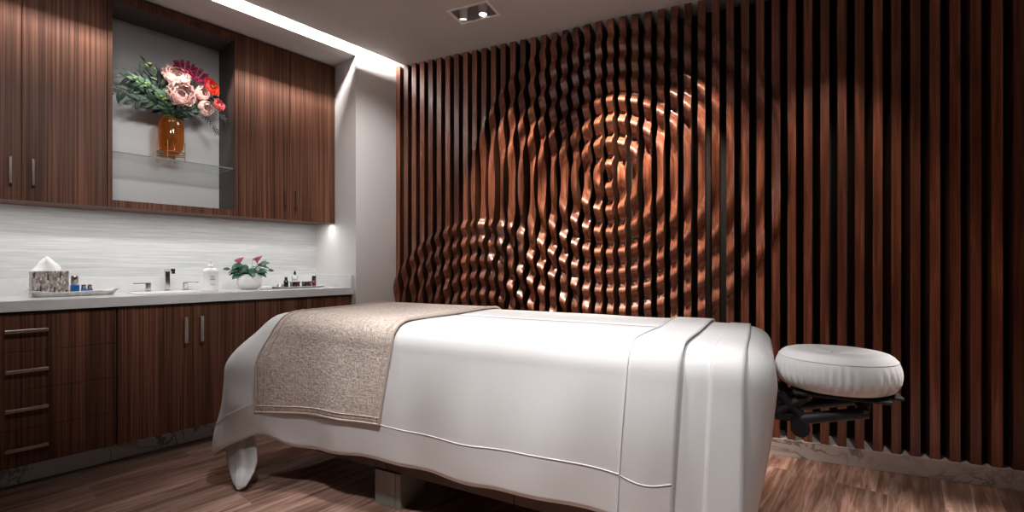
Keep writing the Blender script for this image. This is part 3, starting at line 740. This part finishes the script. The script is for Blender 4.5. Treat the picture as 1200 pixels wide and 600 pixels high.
spray('fern_sprig', 'grey feathery sprig reaching right past the coral bloom', 'foliage', [V0, (VX, .95, 2.07), (-3.55, 1.08, 2.11), (-3.54, 1.16, 2.10), (-3.54, 1.20, 2.07)], 26, .030, .006, M['palm'], 19, .2)
spray('leafy_branch', 'dark leaves behind the orange bloom on the right', 'foliage', [V0, (VX, .94, 2.08), (-3.60, 1.05, 2.18), (-3.60, 1.14, 2.22)], 12, .050, .024, M['leafd'], 20, .2)
def palm(label, tip, n, L, seed, base=(VX, .885, 2.06)):
    rn = random.Random(seed); t = empty('palm_frond', V0, label, 'foliage', 'narrow palm fronds in the amber vase')
    b, tp = Vector(base), Vector(tip); MB().tube([V0, b, b.lerp(tp, .5)], .0018, 5).build('stem', M['stem'], t)
    mb = MB(); d = (tp - b)
    c = b.lerp(tp, .45)
    for i in range(n):
        a = (i / (n - 1) - .5) * 1.7
        dv = Matrix.Rotation(a, 3, 'X') @ d.normalized() + Vector((rn.uniform(-.1, .25), 0, 0))
        leaf_mesh(mb, c, dv, (1, 0, .2), L * rn.uniform(.75, 1.1), .009, .12, .1, 6)
    mb.build('blades', M['palm'], t, solid=.0004)
spray('leafy_branch', 'dark leafy branch with broad leaves sagging at the lower left of the bouquet', 'foliage', [V0, (VX, .89, 2.04), (-3.55, .84, 2.07), (-3.53, .77, 2.09), (-3.53, .70, 2.06)], 16, .070, .030, M['leafd'], 21, .3)
spray('leafy_branch', 'dark leafy branch behind the bud sprigs at the left of the bouquet', 'foliage', [V0, (VX, .89, 2.06), (-3.60, .80, 2.15), (-3.60, .72, 2.20)], 18, .075, .030, M['leafd'], 22, .3)
palm('narrow grey-green palm blades fanning up behind the blush peony', (-3.60, .84, 2.36), 15, .15, 30)
palm('narrow grey-green palm blades reaching to the upper left of the niche', (-3.57, .74, 2.26), 9, .17, 31)

# ------------------------------------------------------------------ ceiling downlight
hc = S((HS0 + HS1) / 2, (HD0 + HD1) / 2, CZ)
t = empty('ceiling_downlight', hc, 'white recessed twin downlight with two tilting lamps in the ceiling before the slats', 'ceiling light')
mb = MB(); e = .014; zt, zb = CZ + .0, CZ - .004
for (a0, a1, d0, d1) in ((HS0 - e, HS1 + e, HD0 - e, HD0 + .006), (HS0 - e, HS1 + e, HD1 - .006, HD1 + e), (HS0 - e, HS0 + .006, HD0 + .006, HD1 - .006), (HS1 - .006, HS1 + e, HD0 + .006, HD1 - .006)):
    mb.box(a0, a1, d0, d1, zb, zt - .0005, M=SM)
mb.build('trim_ring', M['housing'], t)
mb = MB()
c4 = [(HS0, HD0), (HS1, HD0), (HS1, HD1), (HS0, HD1)]
mb.grid([[S(x, y, z) for x, y in c4] for z in (CZ, CZ + .12)], closed_v=True, smooth=False); mb.add([S(x, y, CZ + .12) for x, y in c4], [(0, 1, 2, 3)])
mb.build('recess_box', M['recess'], t)
LAMPS = []
for i, (ss, dd) in enumerate(((-2.362, 0.41), (-2.218, 0.408))):
    c1 = S(ss, dd, CZ + .002)
    aim = (SN * (.22 if i == 0 else .03) - SD * (.12 if i == 0 else .0) + Vector((0, 0, -1))).normalized()
    c0 = c1 - aim * .095
    q = MB().cyl(c0, c1, .036, .027, 28).build('lamp_head', M['housing'], t)
    MB().cyl(c1 + aim * .0005, c1 + aim * .002, .022, .022, 24).build('lens', M['lens'] if i else M['lensdim'], q)
    LAMPS.append((c1, aim))

# ------------------------------------------------------------------ treatment table
A0, A1, N0, N1, ZT = -2.275, .040, 1.540, 2.385, .812
NC = (N0 + N1) / 2
tb = empty('massage_table', T(-1.1, NC, 0), 'treatment table under white sheets, dark wood base, grey legs and black-armed face cradle', 'massage table')
mb = MB()
for a_, b_ in ((-1.95, -1.492), (-1.489, -.842), (-.839, -.20)):
    MB().box(a_, b_, 1.605, 2.33, .157, .40, M=TM, bev=.002).build('base_panel', M['tabwood'], tb)
MB().box(-1.90, -.25, 1.68, 2.25, .40, .60, M=TM).build('lift_column', M['tabwood'], tb)
MB().box(A0 + .10, A1 - .16, N0 + .06, N1 - .06, .60, .70, M=TM, bev=.015).build('table_frame', M['tabwood'], tb)
MB().box(A0 + .05, A1 - .09, N0 + .04, N1 - .04, .70, ZT - .016, M=TM, bev=.035).build('mattress', M['vinyl'], tb)
for (a_, n_) in ((-1.552, 1.597), (-1.552, 2.16), (-.42, 1.597), (-.42, 2.16)):
    MB().box(a_, a_ + .118, n_, n_ + .172, 0, .156, M=TM, bev=.002).box(a_ + .120, a_ + .150, n_, n_ + .172, 0, .156, M=TM, bev=.002).build('leg', M['leg'], tb)

# cloth laid over the table: outline of a rounded rectangle
RC = .11
def edge_n(a, side, off):
    """across-position of the table edge at this a; corners rounded"""
    base = (N0 - off) if side < 0 else (N1 + off)
    x = 0
    if a < A0 - off + RC: x = (A0 - off + RC) - a
    elif a > A1 + off - RC: x = a - (A1 + off - RC)
    x = min(x, RC * .995); ins = RC - sqrt(RC * RC - x * x)
    return base + (ins if side < 0 else -ins)
RE = .085
def top_z(e, off):
    e = max(0, e)
    if e >= RE: return ZT + off + .004 * sin(min(e, .4) * 7)
    return ZT + off - RE + sqrt(max(0, RE * RE - (RE - e) ** 2))
def ripple(a, n, q, k=1.0):
    """gentle hanging folds, a function of the place on the table outline"""
    f = sstep(q / .5)
    return k * f * (.012 * sin(a * 8.0 + n * 5) + .008 * sin(a * 19 + 1.3 + q * 2) + .016 * noise.noise(Vector((a * 2.2, n * 3, q * 1.2))) + .006 * noise.noise(Vector((a * 9, n * 9, q * 1.5))))
def swell(a, n, q):
    """the near foot corner billows outwards"""
    w = exp(-(math.hypot(a - A0, n - N0) / .24) ** 2)
    d = w * (.16 * sstep(q / .26) + .07 * sstep(q / .70))
    return (-.62 * d, -.74 * d, w)
def column(a, side, hem, off, seed=0.0, k=1.0, ntop=14, nside=20, belly=.012):
    """points from the centre line over one long edge down to the hem"""
    en = edge_n(a, side, off); pts = []
    for i in range(ntop + 1):
        f = i / ntop; f = 1 - (1 - f) ** 1.6
        n = NC + (en - NC) * f; e = abs(en - n)
        ea = min(e, a - (A0 - off), (A1 + off) - a)
        z = top_z(min(e, max(ea, 0)), off) + .0035 * noise.noise(Vector((a * 3, n * 3, 1)))
        aa, nn = a, n
        if side < 0: da, dn, _w = swell(a, en, max(0, ZT + off - z)); aa += da; nn += dn
        pts.append(T(aa, nn, z))
    zc = pts[-1].z
    for i in range(1, nside + 1):
        z = zc + (hem - zc) * i / nside; q = ZT - RE - z
        q = max(0, q)
        n = en + side * (belly * sin(min(1, q / .5) * pi) + ripple(a, en, q, k)); aa = a
        if side < 0: da, dn, _w = swell(a, en, ZT + off - z); aa += da; n += dn
        pts.append(T(aa, n, z))
    return pts
def band(a_near, a_far, off, hem_near, hem_far, nu, k=1.0, thick=.003, name='sheet', mat=None, parent=None, uv=False, origin=None, nside=20):
    """strip between two a-functions of the side parameter w (-1 near hem .. +1 far hem)"""
    P = []
    for i in range(nu + 1):
        f = i / nu; rows = []
        for side in (-1, 1):
            nt_, ns_ = 14, nside; n_all = nt_ + ns_; pts = []
            for j in range(n_all + 1):
                w = side * j / n_all
                a = a_near(w) * (1 - f) + a_far(w) * f
                hem = hem_near(a) if side < 0 else hem_far(a)
                pts.append(column(a, side, hem, off, 0, k, nt_, ns_)[j])
            rows.append(pts)
        P.append(rows[0][::-1] + rows[1][1:])
    mb = MB().grid(P)
    o = mb.build(name, mat, parent, origin=origin, solid=thick)
    if uv:
        me = o.data; ul = me.uv_layers.new(name='UV'); nv = len(P[0])
        L = [0]
        for j in range(1, nv): L.append(L[-1] + (P[nu // 2][j] - P[nu // 2][j - 1]).length)
        W = (P[-1][nv // 4] - P[0][nv // 4]).length
        for lp in me.loops:
            i, j = divmod(lp.vertex_index, nv); ul.data[lp.index].uv = (i / nu * W, L[j])
    return o, P

def cap_sheet(name, mat, off, a_open, hemf, label, cat, thick, k=1.0, flip_end=1, corner=None):
    """cloth closed round one end of the table. flip_end=1: closed at the foot (A0); -1: closed at the head (A1)"""
    rc = RC; E = A0 - off if flip_end > 0 else A1 + off; sg = flip_end
    n0, n1 = N0 - off, N1 + off
    path = []
    La = abs(a_open - (E + sg * rc)); ns = max(8, int(La / .030))
    for i in range(ns): f = i / ns; path.append((a_open + (E + sg * rc - a_open) * f, n0, 0, -1))
    for i in range(13): th = pi / 2 * i / 12; path.append((E + sg * rc - sg * rc * sin(th), n0 + rc - rc * cos(th), -sg * sin(th), -cos(th)))
    m_ = 26
    for i in range(1, m_): f = i / m_; path.append((E, n0 + rc + (n1 - n0 - 2 * rc) * f, -sg, 0))
    for i in range(13): th = pi / 2 * (1 - i / 12); path.append((E + sg * rc - sg * rc * sin(th), n1 - rc + rc * cos(th), -sg * sin(th), cos(th)))
    for i in range(1, ns + 1): f = i / ns; path.append((E + sg * rc + (a_open - E - sg * rc) * f, n1, 0, 1))
    P = []; hw = (n1 - n0) / 2 - .001
    for (a, n, oa, on) in path:
        sa = max(a, E + hw) if sg > 0 else min(a, E - hw)
        sp = (sa, NC); row = []
        nt_ = 14; ns_ = 28
        for i in range(nt_ + 1):
            f = i / nt_; f = 1 - (1 - f) ** 1.6
            x, y = sp[0] + (a - sp[0]) * f, sp[1] + (n - sp[1]) * f
            e = math.hypot(a - x, n - y) * (1 if (oa == 0 or on == 0) else .95)
            if oa == 0: e = min(abs(n - y), 9)
            z = top_z(e, off) + .0035 * noise.noise(Vector((x * 3, y * 3, 1)))
            if corner:
                _o2, da, dn, _dz = corner(a, n, oa, on, max(0, ZT + off - z), 0); x += da; y += dn
            row.append(T(x, y, z))
        zc = row[-1].z; hem = hemf(a, n, oa, on)
        for i in range(1, ns_ + 1):
            g_ = i / ns_; z = zc + (hem - zc) * g_; q = max(0, ZT - RE - z)
            out = .012 * sin(min(1, q / .5) * pi) + ripple(a, n, q, k)
            da = dn = 0
            if corner:
                o2, da, dn, dz = corner(a, n, oa, on, ZT + off - z, g_); out += o2; z += dz
            row.append(T(a + oa * out + da, n + on * out + dn, z))
        P.append(row)
    o = MB().grid(P).build(name, mat, origin=tuple(T(-1.1, NC, ZT)), solid=thick)
    tag(o, label, cat); return o, P

# bottom layer round the head end
def head_corner(a, n, oa, on, q, g_): return (-.17 * (max(0, oa)) * max(0, q - .11), 0, 0, 0)
o, _ = cap_sheet('fitted_sheet', M['sheet2'], .003, -.46, lambda a, n, oa, on: .20, 'white bottom sheet wrapped round the head end of the treatment table', 'sheet', .002, .35, -1, head_corner)
# second layer with its free edge just before the head end
flat, P2 = band(lambda w: -.47, lambda w: -.034 - .010 * abs(w), .0085, lambda a: .13, lambda a: .3, 26, .6, .002, 'flat_sheet', M['sheet'], origin=tuple(T(-.4, NC, ZT)))
tag(flat, 'white sheet band hanging beside the head end, between bottom sheet and duvet cuff', 'sheet')
band(lambda w: -.118 - .045 * max(0, -w), lambda w: -.036 - .010 * abs(w), .0112, lambda a: .13, lambda a: .3, 8, .6, .002, 'folded_edge', M['sheet'], flat)
# duvet cover
def hem_duvet(a, n, oa, on):
    h = .245 + .010 * sin(a * 7)
    if n < NC and on < -.5: h -= .030 * exp(-((a + 1.85) / .3) ** 2)
    return h
def foot_corner(a, n, oa, on, q, g_):
    """the near foot corner hangs as a flaring cone with its tip low"""
    da, dn, w = swell(a, n, q)
    if n > NC: return (0, 0, 0, 0)
    w2 = exp(-(((a - A0 + .01) / .10) ** 2 + ((n - N0 - .04) / .13) ** 2))
    up = .050 * exp(-((a - A0 - .215) / .07) ** 2) * g_ ** 3 if on < -.5 else 0
    wr = .014 * exp(-((a - A0 - .05) / .22) ** 2) * sin(26 * (a + .55 * (ZT - q * .9))) * sstep((q - .30) / .2) if on < -.5 else 0
    return (.012 * w2 * sin(g_ * 9) + wr, da, dn, -.125 * w2 * g_ ** 2 + up)
AB = lambda w: -.195 - .055 * max(0, -w) + .03 * max(0, w)
duvet, PD = cap_sheet('duvet', M['sheet'], .0150, -.36, hem_duvet, 'white duvet draped over the treatment table, hanging low at its foot corner', 'duvet', .004, 1.0, 1, foot_corner)
AA = lambda w: -.350 - .075 * max(0, -w)
cuff, PC = band(AA, AB, .0205, lambda a: .15, lambda a: .3, 12, 1.0, .003, 'folded_cuff', M['sheet'], duvet)
def surf_line(fn_a, off, hem, w0=0.0, w1=-1.0, k=1.0, lift=.004, n=60):
    pts = []
    for i in range(n + 1):
        w = w0 + (w1 - w0) * i / n; side = -1 if w < 0 else 1; jj = abs(w) * 34
        col = column(fn_a(w), side, hem, off, 0, k)
        j = min(int(jj), 33); p = col[j].lerp(col[j + 1], jj - j)
        up = Vector((0, 0, lift)) if abs(w) < 12 / 34 else TN * side * lift if abs(w) > 15 / 34 else (TN * side + Vector((0, 0, 1))) * lift * .7
        pts.append(p + up)
    return pts
MB().tube(surf_line(AA, .0205, .15, .35, -1.0, lift=.0045), .0022, 6).build('stitched_edge', M['sheet2'], duvet)
# stitched hem line, 15.5 cm above the hem
hm = []
for row in PD:
    tot = row[14:]; L = 0; j = len(tot) - 1
    while j > 1:
        l = (tot[j] - tot[j - 1]).length
        if L + l > .155: break
        L += l; j -= 1
    f = (.155 - L) / (tot[j] - tot[j - 1]).length; hm.append(tot[j].lerp(tot[j - 1], f))
cen = T(-1.1, NC, 0); hm2 = []
for idx in range(1, len(PD) // 2 + 6):
    tg = (hm[idx + 1] - hm[idx - 1]).normalized(); nr = tg.cross(Vector((0, 0, 1))).normalized()
    if nr.dot(hm[idx] - cen) < 0: nr = -nr
    hm2.append(hm[idx] + nr * .0048)
MB().tube(hm2, .0020, 6).build('hem_seam', M['sheet2'], duvet)
pts = []
for i in range(12):
    a = -.415 + .17 * i / 11; pts.append(column(a, -1, .40 - .02 * sin(i / 11 * pi), .0205, 0, 1.0)[-1] - TN * .0035)
MB().tube(pts, .0020, 6).build('hem_seam', M['sheet2'], duvet)

# loose tip of the sheet corner hanging from under the duvet corner
mb = MB(); P = []
cl = [(-2.34, 1.47, 0.257), (-2.316, 1.455, 0.179), (-2.285, 1.44, 0.126), (-2.253, 1.42, 0.085), (-2.235, 1.4, 0.055), (-2.218, 1.385, 0.027), (-2.208, 1.375, 0.012)]
wd = [(.080, .020), (.088, .026), (.090, .030), (.078, .030), (.062, .026), (.042, .020), (.014, .010)]
import itertools
NS = 26
for i in range(NS + 1):
    x = i / NS * (len(cl) - 1); j = min(int(x), len(cl) - 2); f = x - j
    c = Vector(T(*cl[j])).lerp(Vector(T(*cl[j + 1])), f); rx = wd[j][0] * (1 - f) + wd[j + 1][0] * f; ry = wd[j][1] * (1 - f) + wd[j + 1][1] * f
    row = []
    for k in range(32):
        a = 2 * pi * k / 32; fold = 1 + .16 * sin(2 * a + 3 * i / NS) + .16 * sin(5 * a + 1 + 2.5 * i / NS) + .06 * sin(9 * a - 3 * i / NS)
        row.append(c + TA * rx * cos(a) * fold + TN * ry * sin(a) * fold)
    P.append(row)
mb.grid(P, closed_v=True); mb.add(P[-1], [tuple(range(32))]); mb.add(P[0], [tuple(range(32))])
mb.build('sheet_corner', M['sheet2'], duvet)

# beige throw
def thr_l(w):   # the edge towards the foot
    if w < 0: return -2.095 - .015 * sin(-w * 5)
    return -2.095 - .12 * min(1, w / .41)
def thr_r(w):
    return -1.345 - .085 * max(0, -w) + .04 * max(0, w)
zh = lambda a: .405 + .045 * (a + 1.45)
_o, PT = band(thr_l, thr_r, .0235, zh, lambda a: .40, 60, 1.0, .006, 'throw_blanket', M['throw'], uv=True, origin=tuple(T(-1.8, NC, ZT)), nside=26)
thr = tag(_o, 'beige woven throw laid across the foot of the white duvet', 'blanket')
def lifted(pts, d):
    out = []; c = T(-1.8, NC, .45)
    for p in pts:
        v = p - c; v -= TA * v.dot(TA); side = 1 if v.dot(TN) > 0 else -1
        nrm = Vector((0, 0, 1)) if p.z > ZT + .01 else TN * side if p.z < ZT - .07 else (TN * side + Vector((0, 0, 1))).normalized()
        out.append(Vector(p) + nrm * d)
    return out
for iu in (0, 3, 57, 60):
    MB().tube(lifted(PT[iu], .006), .0055 if iu in (0, 60) else .0035, 6).build('piping', M['throw'], thr)
MB().tube([Vector(PT[i][0]) - TN * .006 for i in range(61)], .0055, 6).build('piping', M['throw'], thr)
MB().tube([Vector(PT[i][2]) - TN * .006 for i in range(61)], .0035, 6).build('piping', M['throw'], thr)

# face cradle
cc = (.226, 1.93)
def cushion():
    mb = MB(); P = []; n = 260
    R_, r_ = .100, .082; H = .115
    prof = []
    for i in range(17):
        a = -pi / 2 + pi * i / 16; prof.append((cos(a), sin(a)))
    def rad(th):  # outline: oval, notch towards the table
        rx, ry = .178, .160; r = 1 / sqrt((cos(th) / rx) ** 2 + (sin(th) / ry) ** 2)
        return r
    for i in range(17):
        ca, sa = prof[i]; row = []
        for k in range(n):
            th = 2 * pi * k / n; R = rad(th)
            rr = R * (.62 + .38 * (abs(ca) ** .55 if True else 0)) 
            puck = 1 + .042 * sin(44 * th + 3 * sin(3 * th) + 1.5 * sa) * (.6 + .4 * sin(7 * th)) * max(0, 1 - abs(sa + .15) / .75)
            rr *= puck
            z = .725 + sa * .062 * (1.0 if sa < 0 else 1.08)
            if sa > .55: z += .0
            row.append(T(cc[0] + rr * cos(th), cc[1] + rr * sin(th), z))
        P.append(row)
    # top: shallow dip to the centre
    for g_ in (.48, .34, .2, .08):
        row = []
        for k in range(n):
            th = 2 * pi * k / n; R = rad(th)
            row.append(T(cc[0] + R * g_ * cos(th), cc[1] + R * g_ * sin(th), .792 - .012 * (1 - g_ / .6) + .003 * sin(th * 3)))
        P.append(row)
    mb.grid(P, closed_v=True); mb.add(P[-1], [tuple(range(n))]); mb.add(P[0], [tuple(range(n))])
    return mb, rad
mb, rad = cushion()
cu = mb.build('face_cushion', M['sheet'], tb); cu['label'] = 'white gathered cushion cover'
MB().tube([T(cc[0] + rad(2 * pi * k / 90) * .945 * cos(2 * pi * k / 90), cc[1] + rad(2 * pi * k / 90) * .945 * sin(2 * pi * k / 90), .768) for k in range(91)], .0022, 6).build('seam', M['sheet2'], cu)
MB().box(cc[0] - .13, cc[0] + .135, cc[1] - .11, cc[1] + .11, .648, .660, M=TM, bev=.005).box(cc[0] + .08, cc[0] + .175, cc[1] - .05, cc[1] + .05, .652, .662, M=TM, bev=.004).build('cradle_platform', M['black'], tb)
arm = MB()
for nn in (1.845, 2.015):
    arm.box(-.02, .06, nn - .011, nn + .011, .628, .652, M=TM, bev=.003)
    arm.box(-.02, .10, nn - .011, nn + .011, .555, .580, M=TM, bev=.003)
    def bar(p, q, w=.016):
        arm.tube([T(*p), T(*q)], w, 8)
    bar((.05, nn, .575), (.14, nn, .645)); bar((.10, nn, .560), (.30, nn, .612), .019); bar((.06, nn, .64), (.13, nn, .56)); bar((.29, nn, .610), (.295, nn, .645), .015)
arm.cyl(T(.105, 1.82, .560), T(.105, 2.04, .560), .017, n=16).cyl(T(.29, 1.83, .618), T(.29, 2.03, .618), .012, n=16)
arm.build('cradle_arm', M['black'], tb)
MB().cyl(T(.115, 1.80, .545), T(.115, 1.83, .545), .028, n=18).build('lever_knob', M['black'], tb)
for (a_, z_) in ((.140, .640), (.292, .618)):
    MB().cyl(T(a_, 1.822, z_), T(a_, 1.830, z_), .007, n=12).build('bolt', M['bolt'], tb)

# ------------------------------------------------------------------ lights
def spot(name, loc, target, power, size=60, blend=.5, r=.03, col=(1, .90, .80)):
    l = bpy.data.lights.new(name, 'SPOT'); l.energy = power; l.spot_size = math.radians(size); l.spot_blend = blend
    l.shadow_soft_size = r; l.color = col
    o = bpy.data.objects.new(name, l); o.location = loc
    o.rotation_euler = (Vector(target) - Vector(loc)).to_track_quat('-Z', 'Y').to_euler(); link(o); return o
def area(name, loc, target, power, sx, sy, col=(1, .96, .92)):
    l = bpy.data.lights.new(name, 'AREA'); l.shape = 'RECTANGLE'; l.size = sx; l.size_y = sy; l.energy = power; l.color = col
    o = bpy.data.objects.new(name, l); o.location = loc
    o.rotation_euler = (Vector(target) - Vector(loc)).to_track_quat('-Z', 'Y').to_euler(); link(o); return o

# slat wall washers: ceiling spots in a row along the slatted wall
WARM = (1, .84, .70); NEU = (1, .975, .955)
spot('wash_spot', S(-1.35, .42, CZ - .02), S(-1.50, .03, 1.00), 210, 58, .75, .015, WARM)
spot('wash_spot', S(-.85, .45, CZ - .02), S(-1.20, .03, 1.00), 120, 58, .75, .015, WARM)
spot('wash_spot', S(-2.20, .45, CZ - .03), S(-2.10, .03, 1.05), 110, 58, .75, .015, WARM)
spot('wash_spot', S(-.25, .60, CZ - .02), S(-.35, .03, 1.1), 36, 56, .8, .015, WARM)
# unseen fill spots added over the table and floor
spot('fill_spot', (-1.0, 1.15, CZ - .02), (-1.1, 1.45, .8), 112, 66, .9, .05, NEU)
spot('fill_spot', (-2.1, 1.0, CZ - .02), (-2.15, 1.25, .8), 60, 62, .9, .05, NEU)
spot('fill_spot', (-.9, .30, CZ - .02), (-1.3, 1.35, .45), 170, 60, .9, .08, NEU)
spot('fill_spot', (-.1, .60, CZ - .02), (-.35, 1.45, .45), 90, 55, .9, .08, NEU)
spot('fill_spot', (.80, 2.20, CZ - .02), (.42, 2.10, 0), 620, 40, .9, .05, (1, .93, .88))  # added to brighten only the floor at the right
# worktop and niche downlights
spot('counter_spot', (-1.3, .15, CZ - .02), (-3.6, .40, 1.50), 128, 60, 1, .22, NEU)
spot('counter_spot', (-1.4, 1.05, CZ - .02), (-3.6, 1.25, 1.50), 128, 60, 1, .22, NEU)
spot('corner_fill', (-2.35, 1.55, CZ - .02), (-3.30, 2.15, 1.6), 60, 62, 1, .10, NEU)  # unseen spot added to brighten the white wall and niche return
u = area('under_cabinet_light', (-3.50, .92, 1.408), (-3.50, .92, .9), 4.4, .02, 2.0, (1, .98, .96))
u.rotation_euler = (0, 0, 0)
# cove strip above the ceiling edge
led = area('cove_light', (-3.02, .3, CZ + .10), (-3.15, .0, CZ + .05), 60, .03, 3.8, (1, .97, .94))
led.rotation_euler = (0, math.radians(62), 0)

# ------------------------------------------------------------------ camera, world, view
w = bpy.data.worlds.new('World'); bpy.context.scene.world = w; w.use_nodes = True
w.node_tree.nodes['Background'].inputs[0].default_value = (.02, .02, .02, 1)
cam = bpy.data.cameras.new('Camera'); cam.sensor_width = 36; cam.lens = 36 * 550 / 1200; cam.shift_y = 11 / 1200; cam.clip_start = .02
co = bpy.data.objects.new('Camera', cam); co.location = (0, 0, 1.08)
co.rotation_euler = (pi / 2, 0, math.atan(460 / 550)); link(co)
sc = bpy.context.scene; sc.camera = co
sc.view_settings.view_transform = 'Standard'; sc.view_settings.look = 'None'
sc.view_settings.exposure = .2; sc.view_settings.gamma = 1; sc.view_settings.use_curve_mapping = False
